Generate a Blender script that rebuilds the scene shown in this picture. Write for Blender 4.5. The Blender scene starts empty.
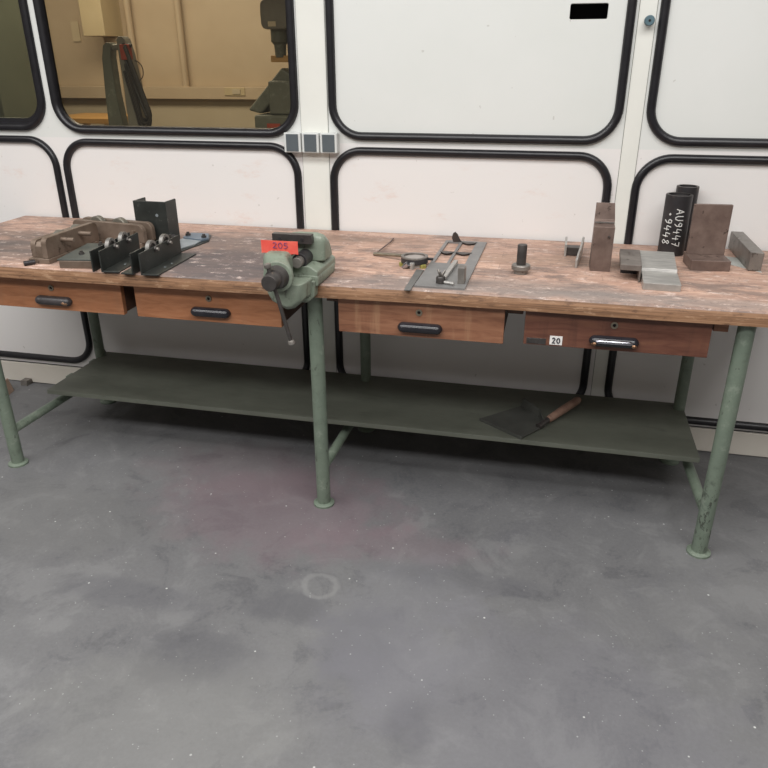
import bpy, bmesh, math, random
from mathutils import Vector, Matrix, noise as mnoise
random.seed(7)
sc = bpy.context.scene
COL = sc.collection
PI = math.pi
TZ = 0.85          # worktop height
WY = 0.771         # front of the panelled wall

# ---------------------------------------------------------------- materials
def lin(c):
    if isinstance(c, str):
        c = tuple(int(c[i:i+2], 16)/255 for i in (0, 2, 4))
    return tuple((v/12.92 if v <= .04045 else ((v+.055)/1.055)**2.4) for v in c) + (1.0,)

class NT:
    def __init__(s, name):
        s.m = bpy.data.materials.new(name); s.m.use_nodes = True
        s.t = s.m.node_tree; s.n = s.t.nodes; s.l = s.t.links
        s.b = s.n['Principled BSDF']; s.out = s.n['Material Output']
        s.tc = s.n.new('ShaderNodeTexCoord')
    def vec(s, scale=(1, 1, 1), rot=(0, 0, 0), coord='Object'):
        mp = s.n.new('ShaderNodeMapping'); mp.inputs['Scale'].default_value = scale
        mp.inputs['Rotation'].default_value = rot
        s.l.new(s.tc.outputs[coord], mp.inputs['Vector']); return mp.outputs['Vector']
    def noise(s, vec, scale, detail=6, rough=.6, dist=0):
        n = s.n.new('ShaderNodeTexNoise'); n.inputs['Scale'].default_value = scale
        n.inputs['Detail'].default_value = detail; n.inputs['Roughness'].default_value = rough
        n.inputs['Distortion'].default_value = dist
        s.l.new(vec, n.inputs['Vector']); return n.outputs['Fac']
    def ramp(s, fac, stops, interp='LINEAR'):
        r = s.n.new('ShaderNodeValToRGB'); e = r.color_ramp.elements; r.color_ramp.interpolation = interp
        while len(e) < len(stops): e.new(.5)
        for el, (p, c) in zip(e, stops):
            el.position = p; el.color = c if len(c) == 4 else lin(c)
        s.l.new(fac, r.inputs['Fac']); return r.outputs['Color']
    def mask(s, fac, a, b):
        m = s.n.new('ShaderNodeMapRange'); m.interpolation_type = 'SMOOTHSTEP'
        m.inputs['From Min'].default_value = a; m.inputs['From Max'].default_value = b
        s.l.new(fac, m.inputs['Value']); return m.outputs['Result']
    def math(s, op, a, b=None):
        m = s.n.new('ShaderNodeMath'); m.operation = op; m.use_clamp = False
        for i, v in enumerate((a, b)):
            if v is None: continue
            if isinstance(v, (int, float)): m.inputs[i].default_value = v
            else: s.l.new(v, m.inputs[i])
        return m.outputs[0]
    def mix(s, fac, a, b, mode='MIX'):
        m = s.n.new('ShaderNodeMix'); m.data_type = 'RGBA'; m.blend_type = mode
        for sock, v in ((m.inputs[0], fac), (m.inputs[6], a), (m.inputs[7], b)):
            if isinstance(v, (int, float)): sock.default_value = v
            elif isinstance(v, (tuple, str)): sock.default_value = v if len(v) == 4 and not isinstance(v, str) else lin(v)
            else: s.l.new(v, sock)
        return m.outputs[2]
    def blob(s, c, r, wob=.35, wscale=6, hard=.35):
        """0..1 stain of its own ragged shape round c with radii r (object space)"""
        mp = s.n.new('ShaderNodeMapping'); mp.vector_type = 'POINT'
        mp.inputs['Location'].default_value = tuple(-a/b for a, b in zip(c, r))
        mp.inputs['Scale'].default_value = tuple(1/b for b in r)
        s.l.new(s.tc.outputs['Object'], mp.inputs['Vector'])
        ln = s.n.new('ShaderNodeVectorMath'); ln.operation = 'LENGTH'; s.l.new(mp.outputs[0], ln.inputs[0])
        w = s.noise(s.vec(), wscale, 8, .65)
        d = s.math('ADD', ln.outputs['Value'], s.math('MULTIPLY', s.math('SUBTRACT', w, .5), wob*4))
        return s.mask(d, 1+hard, 1-hard)
    def bump(s, h, strength=.2, dist=.004):
        b = s.n.new('ShaderNodeBump'); b.inputs['Strength'].default_value = strength
        b.inputs['Distance'].default_value = dist
        s.l.new(h, b.inputs['Height']); s.l.new(b.outputs['Normal'], s.b.inputs['Normal'])
    def color(s, c):
        if isinstance(c, (tuple, str)): s.b.inputs['Base Color'].default_value = c if not isinstance(c, str) and len(c) == 4 else lin(c)
        else: s.l.new(c, s.b.inputs['Base Color'])
    def rough(s, v):
        if isinstance(v, (int, float)): s.b.inputs['Roughness'].default_value = v
        else: s.l.new(v, s.b.inputs['Roughness'])
    def metal(s, v): s.b.inputs['Metallic'].default_value = v

def simple(name, c, c2=None, rough=.5, metal=0, scale=20, lo=.35, hi=.7, bump=0, stretch=(1, 1, 1), c3=None, s3=60):
    t = NT(name)
    if c2:
        f = t.noise(t.vec(stretch), scale)
        col = t.ramp(f, [(lo, lin(c)), (hi, lin(c2))])
        if c3:
            g = t.noise(t.vec(), s3, 4, .7)
            col = t.mix(t.mask(g, .6, .68), col, c3)
        t.color(col)
        if bump: t.bump(f, bump)
    else: t.color(c)
    t.rough(rough); t.metal(metal); return t.m

M = {}
def mats():
    # wall paint
    t = NT('white_panel_paint')
    f = t.noise(t.vec(), 1.7, 5)
    c = t.ramp(f, [(.3, lin('dadcd8')), (.7, lin('e0e1de'))])
    sx = t.n.new('ShaderNodeSeparateXYZ'); t.l.new(t.tc.outputs['Object'], sx.inputs[0])
    c = t.mix(t.math('MULTIPLY', t.mask(sx.outputs['Z'], 1.192, 1.188), .7), c, 'eae5e3')
    s = t.mask(t.noise(t.vec((1, 1, 2.2)), 5, 8, .7), .56, .8)
    low = t.blob((-.6, WY, .95), (1.7, .5, .2), .25, 4, .6)
    c = t.mix(t.math('MULTIPLY', t.math('MULTIPLY', s, low), .6), c, 'd9b8a8')
    sp = t.mask(t.noise(t.vec(), 38, 2, .5), .74, .78)
    c = t.mix(t.math('MULTIPLY', sp, .35), c, '9b948a')
    t.color(c); t.rough(.42); M['wall'] = t.m
    M['strip'] = simple('white_cover_strip_paint', 'e6e6df', 'dfdfd8', .45, 0, 3)
    t = NT('skirting_paint')
    f = t.noise(t.vec(), 3, 6); c = t.ramp(f, [(.3, lin('cfc8bd')), (.7, lin('dcd7cd'))])
    d = t.mask(t.noise(t.vec((1, 1, .6)), 9, 8, .7), .58, .72)
    c = t.mix(t.math('MULTIPLY', d, .5), c, '8d8375'); t.color(c); t.rough(.5); M['skirt'] = t.m
    M['seam'] = simple('grey_joint_seam', '8f8f89', None, .7)
    M['scoopsteel'] = simple('dull_grey_scoop_steel', '4c4d49', '5a5b56', .55, .2, 12)
    M['rubber'] = simple('black_rubber', '17161a', '201f23', .33, 0, 30)
    # floor
    t = NT('grey_floor_coating')
    f = t.noise(t.vec(), 1.1, 9, .62, .4)
    c = t.ramp(f, [(.3, lin('5a5a5c')), (.5, lin('686869')), (.72, lin('727272'))])
    st = t.mask(t.noise(t.vec(), 2.3, 8, .6, .8), .56, .74)
    c = t.mix(t.math('MULTIPLY', st, .5), c, '57575c')
    b2 = t.noise(t.vec(), 4.5, 12, .72, .5)
    c = t.mix(t.math('MULTIPLY', t.mask(b2, .51, .62), .5), c, '7d7d7d')
    c = t.mix(t.math('MULTIPLY', t.mask(b2, .47, .38), .55), c, '4f4f52')
    gr = t.mask(t.noise(t.vec(), 90, 4, .7), .3, .75)
    c = t.mix(t.math('MULTIPLY', gr, .22), c, '858588')
    for ce, r, col, k in (((-.15, -.02, 0), (.42, .26, 1), '77636a', .42), ((.28, -.12, 0), (.3, .1, 1), '77636a', .3), ((-.35, .2, 0), (.4, .2, 1), '6c585d', .3),
                          ((-.12, -.75, 0), (.16, .10, 1), '4c4c51', .5), ((.31, -.61, 0), (.10, .16, 1), '525257', .5), ((.06, -.50, 0), (.12, .07, 1), '505055', .5), ((.50, -.84, 0), (.06, .10, 1), '4a4a4e', .5), ((-.42, -.55, 0), (.22, .06, 1), '55555a', .4), ((.55, -.26, 0), (.3, .05, 1), '57575c', .35),
                          ((.4, -.5, 0), (.2, .3, 1), '7b7b80', .35), ((.75, -.7, 0), (.5, .3, 1), '727178', .3),
                          ((-.1, -.95, 0), (.35, .2, 1), '7d7d7a', .35), ((-1.0, -.25, 0), (.5, .2, 1), '727270', .3)):
        c = t.mix(t.math('MULTIPLY', t.blob(ce, r, .5, 7, .4), k), c, col)
    # pale scuffs: a ring left by a pot, thin scratches, specks
    mp = t.n.new('ShaderNodeMapping'); mp.inputs['Location'].default_value = (-.128, .385, 0)
    t.l.new(t.tc.outputs['Object'], mp.inputs['Vector'])
    ln = t.n.new('ShaderNodeVectorMath'); ln.operation = 'LENGTH'; t.l.new(mp.outputs[0], ln.inputs[0])
    rg = t.mask(t.math('ABSOLUTE', t.math('SUBTRACT', t.math('ADD', ln.outputs['Value'], t.math('MULTIPLY', t.noise(t.vec(), 9, 3), .05)), .075)), .016, .003)
    c = t.mix(t.math('MULTIPLY', rg, .4), c, '8d8d8c')
    for sc_, rot in (((3, 26, 1), .5), ((30, 2.4, 1), -.3), ((4, 40, 1), 1.3)):
        q = t.mask(t.noise(t.vec(sc_, (0, 0, rot)), 1.6, 3, .5), .735, .77)
        c = t.mix(t.math('MULTIPLY', q, .28), c, '969696')
    for vs_, th_, k_ in ((46, .11, .5), (26, .075, .65)):
        v = t.n.new('ShaderNodeTexVoronoi'); v.inputs['Scale'].default_value = vs_; t.l.new(t.vec(), v.inputs['Vector'])
        sp = t.math('MULTIPLY', t.mask(v.outputs['Distance'], th_, th_*.5), t.mask(t.noise(t.vec(), 3.1+vs_*.05, 5), .47, .56))
        c = t.mix(t.math('MULTIPLY', sp, k_), c, 'b5b5b3')
    v = t.n.new('ShaderNodeTexVoronoi'); v.inputs['Scale'].default_value = 14; v.feature = 'F1'
    t.l.new(t.vec(), v.inputs['Vector'])
    sp = t.mask(v.outputs['Distance'], .055, .03)
    sp = t.math('MULTIPLY', sp, t.mask(t.noise(t.vec(), 2.6, 4), .42, .5))
    c = t.mix(t.math('MULTIPLY', sp, .8), c, 'd2d2cf')
    t.color(c); t.rough(t.ramp(f, [(.3, (.5, .5, .5, 1)), (.8, (.66, .66, .66, 1))])); t.bump(gr, .06, .002); M['floor'] = t.m
    # worktop
    t = NT('worn_wood_worktop')
    g = t.noise(t.vec((1.6, 11, 11)), 4.5, 10, .72, .9)
    c = t.ramp(g, [(.28, lin('8a6f61')), (.42, lin('aa8979')), (.55, lin('bf9e8c')), (.75, lin('d1b6a6'))])
    pl = t.n.new('ShaderNodeTexBrick'); pl.inputs['Scale'].default_value = 1; pl.inputs['Mortar Size'].default_value = .0012
    pl.inputs['Brick Width'].default_value = .9; pl.inputs['Row Height'].default_value = .075; pl.offset = .37
    pl.inputs['Color1'].default_value = (.78, .78, .78, 1); pl.inputs['Color2'].default_value = (1.08, 1.04, 1.0, 1); pl.inputs['Mortar'].default_value = (.45, .4, .38, 1)
    t.l.new(t.vec(), pl.inputs['Vector'])
    c = t.mix(.55, c, pl.outputs['Color'], 'MULTIPLY')
    e1 = t.mask(t.noise(t.vec((1, 2.4, 1)), 4.2, 10, .72, .7), .46, .63)
    c = t.mix(t.math('MULTIPLY', e1, .7), c, '625854')
    for ce, r, col, k in (((-.36, .16, TZ), (.34, .22, .3), '4b484b', .85), ((-.42, .45, TZ), (.3, .14, .3), '5d5654', .7),
                          ((-1.2, .2, TZ), (.26, .16, .3), '55504e', .7), ((-1.38, .42, TZ), (.25, .06, .3), '5f5853', .6),
                          ((.25, .06, TZ), (.25, .07, .3), '736c69', .6), ((.62, .1, TZ), (.35, .09, .3), '7b726d', .6),
                          ((1.05, .06, TZ), (.5, .05, .3), '857d78', .6), ((-.05, .62, TZ), (.3, .05, .3), '7d6656', .5),
                          ((.75, .45, TZ), (.3, .07, .3), '86705f', .4)):
        c = t.mix(t.math('MULTIPLY', t.blob(ce, r, .35, 9, .5), k), c, col)
    pk = t.mask(t.noise(t.vec((2, 4, 1)), 8, 10, .8), .54, .64)
    c = t.mix(t.math('MULTIPLY', pk, .62), c, 'dac6bc')
    fd = t.mask(t.noise(t.vec((3, 4, 1)), 16, 8, .8), .53, .63)
    c = t.mix(t.math('MULTIPLY', fd, .55), c, '675a55')
    dk = t.mask(t.noise(t.vec((2, 5, 1)), 14, 6, .7), .62, .7)
    c = t.mix(t.math('MULTIPLY', dk, .6), c, '5a463c')
    t.color(c); t.rough(.55); t.bump(g, .15, .002); M['top'] = t.m
    t = NT('laminated_wood_edge')
    g = t.noise(t.vec((2, 30, 120)), 2, 5, .6); c = t.ramp(g, [(.3, lin('5f4534')), (.5, lin('876449')), (.7, lin('a27d60'))])
    w = t.noise(t.vec((6, 6, 20)), 3, 8, .7); c = t.mix(t.math('MULTIPLY', t.mask(w, .53, .66), .7), c, '523a2c')
    c = t.mix(t.math('MULTIPLY', t.mask(w, .45, .36), .4), c, 'bb9a7c')
    t.color(c); t.rough(.5); M['edge'] = t.m
    def wood(nm, a, b, d, stain, k):
        t = NT(nm)
        g = t.noise(t.vec((2.2, 5, 16)), 3.2, 8, .6, .9); c = t.ramp(g, [(.3, lin(a)), (.5, lin(b)), (.72, lin(d))])
        v = t.mask(t.noise(t.vec((14, 4, 1.2)), 1.6, 5, .6), .52, .7); c = t.mix(t.math('MULTIPLY', v, k), c, stain)
        t.color(c); t.rough(.42); return t.m
    M['drawA'] = wood('orange_varnished_wood', '8a5a3c', 'a06b4a', 'ad7a58', '96694c', .5)
    M['drawB'] = wood('brown_varnished_wood', '724a37', '8b5f47', '9b6f55', 'ac8768', .6)
    M['drawC'] = wood('red_brown_varnished_wood', '573428', '694335', '764f3c', '472d26', .5)
    M['woodin'] = simple('dark_drawer_side_wood', '4a3226', '5c4030', .6, 0, 8, stretch=(4, 1, 6))
    M['handlewood'] = simple('worn_handle_wood', '8a6a5c', 'a58674', .55, 0, 14, stretch=(3, 3, 3))
    M['oldbox'] = simple('red_brown_painted_wood', '4f3029', '5f3d33', .55, 0, 12)
    M['palewood'] = simple('pale_wood_edge', 'a78d7b', 'b89f8c', .6, 0, 20)
    # green paint
    def green(nm, a, b, chip, lo=.62):
        t = NT(nm); f = t.noise(t.vec(), 6, 7, .6); c = t.ramp(f, [(.3, lin(a)), (.7, lin(b))])
        ch = t.mask(t.noise(t.vec((1, 1, .5)), 34, 6, .7), lo, lo+.04)
        c = t.mix(t.math('MULTIPLY', ch, .75), c, chip); 
        w2 = t.noise(t.vec(), 17, 8, .75); c = t.mix(t.math('MULTIPLY', t.mask(w2, .52, .66), .35), c, chip)
        c = t.mix(t.math('MULTIPLY', t.mask(w2, .46, .34), .3), c, 'a3aa9c')
        if nm == 'green_leg_paint':
            for ce in ((1.297, .052, .15),):
                bl = t.math('MULTIPLY', t.blob(ce, (.07, .07, .13), .2, 30, .5), t.mask(t.noise(t.vec((1, 1, .5)), 42, 7, .75), .53, .58))
                c = t.mix(t.math('MULTIPLY', bl, .85), c, '34352f')
        t.color(c); t.rough(.46); t.bump(f, .05); return t.m
    M['green'] = green('green_leg_paint', '687467', '768273', '4a5045', .62)
    M['vgreen'] = green('green_vise_paint', '6f7a6b', '868f80', '55574d', .58)
    M['mgreen'] = green('machine_green_paint', '5f6257', '6a6d60', '474841', .66)
    t = NT('green_grey_shelf_paint')
    f = t.noise(t.vec((1, 2, 1)), 4, 8, .65); c = t.ramp(f, [(.3, lin('5a5d53')), (.7, lin('6f7267'))])
    c = t.mix(t.math('MULTIPLY', t.mask(t.noise(t.vec((.6, 3, 1)), 9, 6, .7), .56, .7), .5), c, '4d5047'); t.color(c); t.rough(.5); M['shelf'] = t.m
    # metals
    M['steel'] = simple('machined_steel', 'a3a19d', 'c4c1bc', .42, .6, 18, stretch=(1, 6, 1))
    M['stripsteel'] = simple('dark_strip_steel', '6c6b69', '807f7c', .5, .5, 9)
    M['plate'] = simple('dull_steel_plate', '7f7e7d', '949392', .5, .45, 9)
    M['darksteel'] = simple('dark_steel', '4a4745', '5d5856', .42, .6, 22)
    M['blacksteel'] = simple('black_scaled_steel', '343234', '434041', .45, .4, 14, c3='544d49', s3=26)
    M['blackgreen'] = simple('black_green_steel', '303230', '404340', .42, .4, 12, c3='565a55', s3=30)
    M['coverplate'] = simple('grey_green_plate_paint', '4e5350', '60645f', .45, .3, 12)
    M['rust'] = simple('rusty_steel', '66554e', '85736a', .55, .4, 16, bump=.12, c3='463932', s3=24)
    M['brownsteel'] = simple('brown_oxidised_steel', '6b5b4e', '87776a', .55, .35, 13, bump=.08, c3='57493f', s3=22)
    M['greywheel'] = simple('grey_green_wheel_steel', '67635a', '7c776c', .5, .3, 16)
    M['ball'] = simple('bright_bearing_steel', '76736f', '918e8a', .5, .6, 20)
    M['rustgrey'] = simple('rusty_grey_steel', '6a625d', '8a827b', .5, .45, 16, bump=.1, c3='544a44', s3=24)
    M['oldsteel'] = simple('dirty_grey_steel', '75706b', '98938d', .45, .55, 14, bump=.08, c3='5b5550', s3=26)
    M['chrome'] = simple('worn_chrome', 'c2c2c8', 'a8a8b2', .16, 1, 30)
    M['copper'] = simple('worn_copper_end', 'b08a6c', '96735a', .35, .8, 30)
    M['blackpull'] = simple('black_glossy_pull', '1d1d22', '28272c', .22, 0, 30)
    M['wornpull'] = simple('worn_black_pull', '2c2a2b', '454041', .36, 0, 30, c3='8b8378', s3=40)
    M['brass'] = simple('old_brass', '7e7769', '948b7a', .4, .7, 30)
    M['black'] = simple('black_void', '0b0a0b', None, .7)
    M['blue'] = simple('blue_grey_paint', '626f7c', '75818c', .45, .2, 12, c3='848b91', s3=20)
    M['pale'] = simple('pale_grey_steel', '8d979c', 'a3abaf', .42, .5, 10)
    M['sheet'] = simple('light_grey_aluminium', 'b0b2ad', 'c2c4be', .5, .2, 9)
    t = NT('red_card')
    f = t.noise(t.vec((1, 1, 1)), 16, 4); c = t.ramp(f, [(.35, lin('dd4f45')), (.55, lin('e66556')), (.72, lin('ea8a6c'))]); t.color(c); t.rough(.5); M['card'] = t.m
    M['ink'] = simple('purple_ink', '6a3a74', None, .6)
    M['chalk'] = simple('white_paint_marker', 'd2d2ce', None, .7)
    M['tag'] = simple('white_label', 'e9e6e2', None, .5)
    M['tagink'] = simple('dark_label_ink', '23232e', None, .5)
    M['palefelt'] = simple('pale_disc_face', '99918c', 'aca49e', .55, 0, 24)
    M['yellow'] = simple('yellow_plastic', '8f8847', 'a09857', .45, 0, 20)
    M['boxwhite'] = simple('pale_grey_plastic', 'c9ccca', 'd4d6d3', .45, 0, 6)
    M['boxgrey'] = simple('slate_grey_cover', '4f565b', '5a6165', .45, 0, 5)
    M['knob'] = simple('blue_grey_knob', '4f666f', '607982', .35, 0, 20)
    # interior
    M['iwall'] = simple('beige_room_paint', 'c9b79e', 'd3c2a9', .55, 0, 2)
    M['iduct'] = simple('cream_duct_paint', 'cbbb98', 'd3c4a2', .5, 0, 3)
    M['ilow'] = simple('grey_beige_dado', 'c9bda6', 'd0c5af', .55, 0, 3)
    M['ifloor'] = simple('brown_grey_room_floor', '6b655a', '757064', .6, 0, 3)
    M['ihose'] = simple('black_hose_rubber', '2b2825', '3a3632', .4, 0, 9)
    M['igrey'] = simple('grey_machine_paint', '77746a', '868377', .42, 0, 9)
    M['ired'] = simple('red_plastic', '9c3a26', 'aa472f', .45, 0, 9)
    M['ibench'] = simple('ochre_wood', 'b58a4c', 'c3995a', .5, 0, 5, stretch=(1, 8, 1))
    M['icab'] = simple('grey_green_cabinet_paint', '6e7064', '787a6d', .45, 0, 3)
    M['paper'] = simple('pale_paper', 'd9cbae', None, .6)
    # glass
    for nm, tint, key in (('clear_window_glass', (.92, .90, .85, 1), 'glass'), ('grey_tinted_window_glass', (.78, .8, .74, 1), 'glass2')):
        m = bpy.data.materials.new(nm); m.use_nodes = True; n = m.node_tree.nodes; l = m.node_tree.links
        for x in list(n):
            if x.type != 'OUTPUT_MATERIAL': n.remove(x)
        tr = n.new('ShaderNodeBsdfTransparent'); tr.inputs[0].default_value = tint
        gl = n.new('ShaderNodeBsdfGlossy'); gl.inputs['Roughness'].default_value = .02
        fr = n.new('ShaderNodeFresnel'); fr.inputs[0].default_value = 1.45
        mx = n.new('ShaderNodeMixShader'); l.new(fr.outputs[0], mx.inputs[0]); l.new(tr.outputs[0], mx.inputs[1]); l.new(gl.outputs[0], mx.inputs[2])
        l.new(mx.outputs[0], n['Material Output'].inputs['Surface']); M[key] = m
mats()

# ---------------------------------------------------------------- geometry helpers
class MB:
    def __init__(s): s.bm = bmesh.new(); s.mi = 0; s.mats = []
    def use(s, key):
        if key not in s.mats: s.mats.append(key)
        s.mi = s.mats.index(key); return s
    def _f(s, vs):
        try:
            f = s.bm.faces.new(vs); f.material_index = s.mi; f.smooth = True; return f
        except ValueError: return None
    def box(s, x0, x1, y0, y1, z0, z1, mx=None):
        P = [(x0, y0, z0), (x1, y0, z0), (x1, y1, z0), (x0, y1, z0), (x0, y0, z1), (x1, y0, z1), (x1, y1, z1), (x0, y1, z1)]
        return s.hexa(P, mx)
    def hexa(s, P, mx=None):
        v = [s.bm.verts.new(mx @ Vector(p) if mx else p) for p in P]
        for q in ((3, 2, 1, 0), (4, 5, 6, 7), (0, 1, 5, 4), (1, 2, 6, 5), (2, 3, 7, 6), (3, 0, 4, 7)): s._f([v[i] for i in q])
        return s
    def loft(s, rings, cap=True, closed=False):
        R = [[s.bm.verts.new(p) for p in r] for r in rings]
        n = len(R[0])
        pairs = list(zip(R, R[1:])) + ([(R[-1], R[0])] if closed else [])
        for a, b in pairs:
            for i in range(n): s._f((a[i], a[(i+1) % n], b[(i+1) % n], b[i]))
        if cap and not closed: s._f(R[0][::-1]); s._f(R[-1])
        return s
    def cyl(s, p0, p1, r0, r1=None, seg=24):
        return s.lathe(p0, p1, [(0, r0), (1, r0 if r1 is None else r1)], seg)
    def lathe(s, p0, p1, prof, seg=24, cap=True):
        """prof: (fraction along p0->p1, radius)"""
        p0 = Vector(p0); p1 = Vector(p1); d = (p1-p0); L = d.length; d.normalize()
        a = d.orthogonal().normalized(); b = d.cross(a)
        rings = [[p0 + d*L*t + (a*math.cos(2*PI*i/seg)+b*math.sin(2*PI*i/seg))*max(r, 1e-5) for i in range(seg)] for t, r in prof]
        return s.loft(rings, cap)
    def tube(s, pts, r, seg=10):
        pts = [Vector(p) for p in pts]; n = len(pts); rs = r if isinstance(r, (list, tuple)) else [r]*n
        up = None; rings = []
        for i, p in enumerate(pts):
            d = (pts[min(i+1, n-1)]-pts[max(i-1, 0)]).normalized()
            if up is None: up = d.orthogonal().normalized()
            up = (up - d*up.dot(d)).normalized(); b = d.cross(up)
            rings.append([p+(up*math.cos(2*PI*k/seg)+b*math.sin(2*PI*k/seg))*rs[i] for k in range(seg)])
        return s.loft(rings)
    def prism(s, poly, axis, a, b):
        """extrude a 2-D outline along an axis ('x': (y,z), 'y': (x,z), 'z': (x,y))"""
        f = {'x': lambda p, t: (t, p[0], p[1]), 'y': lambda p, t: (p[0], t, p[1]), 'z': lambda p, t: (p[0], p[1], t)}[axis]
        return s.loft([[f(p, a) for p in poly], [f(p, b) for p in poly]])
    def ring(s, p0, p1, ro, ri, seg=28):
        p0 = Vector(p0); p1 = Vector(p1); d = (p1-p0).normalized(); a = d.orthogonal().normalized(); b = d.cross(a)
        c = lambda p, r: [p+(a*math.cos(2*PI*i/seg)+b*math.sin(2*PI*i/seg))*r for i in range(seg)]
        return s.loft([c(p0, ri), c(p0, ro), c(p1, ro), c(p1, ri)], cap=False, closed=True)
    def build(s, name, mat=None, parent=None, bevel=0, seg=2, loc=None, rot=None, sharp=38):
        bmesh.ops.recalc_face_normals(s.bm, faces=s.bm.faces)
        me = bpy.data.meshes.new(name); s.bm.to_mesh(me); s.bm.free()
        for k in (s.mats or [mat]): me.materials.append(M[k])
        me.set_sharp_from_angle(angle=math.radians(sharp))
        o = bpy.data.objects.new(name, me); COL.objects.link(o)
        if parent: o.parent = parent
        if loc: o.location = loc
        if rot: o.rotation_euler = rot
        if bevel:
            m = o.modifiers.new('bevel', 'BEVEL'); m.width = bevel; m.segments = seg; m.limit_method = 'ANGLE'; m.angle_limit = math.radians(40)
            m.harden_normals = True
        return o

def tag(o, label=None, cat=None, group=None, kind=None):
    if label: o['label'] = label
    if cat: o['category'] = cat
    if group: o['group'] = group
    if kind: o['kind'] = kind
    return o
def thing(name, label, cat, loc=(0, 0, 0), rz=0, group=None):
    o = bpy.data.objects.new(name, None); o.empty_display_size = .05; COL.objects.link(o)
    o.location = loc; o.rotation_euler = (0, 0, rz)
    return tag(o, label, cat, group)
def struct(o, label=None, cat=None):
    o['kind'] = 'structure'
    if label: o['label'] = label
    if cat: o['category'] = cat
    return o

def rrect(x0, x1, z0, z1, r, n=10):
    pts = []
    for cx, cz, a0 in ((x1-r, z0+r, -PI/2), (x1-r, z1-r, 0), (x0+r, z1-r, PI/2), (x0+r, z0+r, PI)):
        for i in range(n+1):
            a = a0+PI/2*i/n; pts.append((cx+r*math.cos(a), cz+r*math.sin(a)))
    return pts
def filled(outlines, depth, fn):
    """2-D outlines with holes -> solid sheet; fn maps (u, v, t in +-depth) to a point"""
    cu = bpy.data.curves.new('outline', 'CURVE'); cu.dimensions = '2D'; cu.fill_mode = 'BOTH'; cu.extrude = depth
    for pts in outlines:
        sp = cu.splines.new('POLY'); sp.points.add(len(pts)-1); sp.use_cyclic_u = True
        for p, q in zip(sp.points, pts): p.co = (q[0], q[1], 0, 1)
    o = bpy.data.objects.new('outline', cu); COL.objects.link(o)
    dg = bpy.context.evaluated_depsgraph_get(); me = o.evaluated_get(dg).to_mesh()
    mb = MB(); vs = [mb.bm.verts.new(fn(*v.co)) for v in me.vertices]
    for p in me.polygons:
        f = mb._f([vs[i] for i in p.vertices])
    bmesh.ops.remove_doubles(mb.bm, verts=mb.bm.verts, dist=1e-5)
    o.evaluated_get(dg).to_mesh_clear(); bpy.data.objects.remove(o); bpy.data.curves.remove(cu)
    return mb

GL = {  # hand-lettered strokes in a 0..0.6 x 0..1 cell
 '0': [[(.3, 1), (.08, .8), (.04, .4), (.2, .03), (.4, .02), (.56, .35), (.52, .8), (.3, 1)]],
 '2': [[(.06, .8), (.2, .98), (.42, .96), (.52, .75), (.3, .35), (.04, .02), (.58, .04)]],
 '4': [[(.14, 1), (.02, .42), (.56, .44)], [(.44, .75), (.42, -.04)]],
 '5': [[(.52, .98), (.14, .96), (.1, .56), (.4, .6), (.54, .35), (.4, .06), (.06, .03)]],
 '7': [[(.04, .95), (.56, .97), (.24, 0)], [(.14, .48), (.5, .52)]],
 '8': [[(.5, .85), (.3, 1), (.1, .82), (.3, .55), (.54, .25), (.3, 0), (.06, .22), (.3, .55), (.5, .85)]],
 '9': [[(.5, .72), (.3, .5), (.08, .68), (.2, .97), (.46, .92), (.5, .72), (.46, .3), (.2, 0)]],
 'A': [[(.0, 0), (.3, 1), (.58, 0)], [(.1, .36), (.5, .36)]],
 'U': [[(.06, 1), (.06, .3), (.22, .02), (.42, .04), (.54, .35), (.55, 1)]],
 '.': [[(.2, .62), (.3, .72), (.4, .62), (.3, .52), (.2, .62)]],
}
def strokes(mb, text, h, w, r, fn, gap=.22):
    """lettering as fine raised strokes; fn maps (along, up) to a point and its normal"""
    x = 0
    for ch in text:
        for st in GL.get(ch, []):
            pts = []
            for a, b in zip(st, st[1:]):
                for k in range(4): pts.append((a[0]+(b[0]-a[0])*k/4, a[1]+(b[1]-a[1])*k/4))
            pts.append(st[-1])
            mb.tube([fn(x+p[0]*w, p[1]*h) for p in pts], r, 6)
        x += w*(.6+gap)
    return x

# ---------------------------------------------------------------- the setting
mb = MB(); mb.box(-6, 6, -7, WY+.05, -.1, 0); struct(mb.build('floor', 'floor'), 'grey coated concrete floor with scuffs and stains', 'floor')

G = .032
PAN = {  # outer gasket bounds: x0, x1, z0, z1
 'W1': (-2.5, -1.396, 1.213, 2.25), 'W2': (-1.366, -.273, 1.206, 2.25), 'P3': (-.152, .939, 1.201, 2.25), 'P4': (1.014, 2.11, 1.203, 2.25),
 'A': (-2.5, -1.384, .128, 1.194), 'B': (-1.364, -.275, .126, 1.188), 'C': (-.155, .931, .124, 1.178), 'D': (.998, 2.1, .121, 1.177)}
SL = (.722, .848, 1.611, 1.660)
outl = [[(-6, 0), (6, 0), (6, 2.7), (-6, 2.7)]]
for k in ('W1', 'W2'):
    x0, x1, z0, z1 = PAN[k]; d = .02; outl.append(rrect(x0+d, x1-d, z0+d, z1-d, .13-d))
outl.append(rrect(*SL, .006, 4))
mb = filled(outl, .02, lambda u, v, t: (u, WY+.02+t, v))
wall = struct(mb.build('wall_back', 'wall'), 'white panelled partition wall behind the workbench', 'wall')
mb = MB(); x0, x1, z0, z1 = SL
mb.box(x0-.01, x1+.01, WY+.14, WY+.15, z0-.01, z1+.01); mb.box(x0-.02, x0-.008, WY+.041, WY+.15, z0-.02, z1+.02); mb.box(x1+.008, x1+.02, WY+.041, WY+.15, z0-.02, z1+.02)
mb.box(x0-.02, x1+.02, WY+.041, WY+.15, z1+.008, z1+.02); mb.box(x0-.02, x1+.02, WY+.041, WY+.15, z0-.02, z0-.008)
mb.build('slot_recess', 'black', wall)

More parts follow.
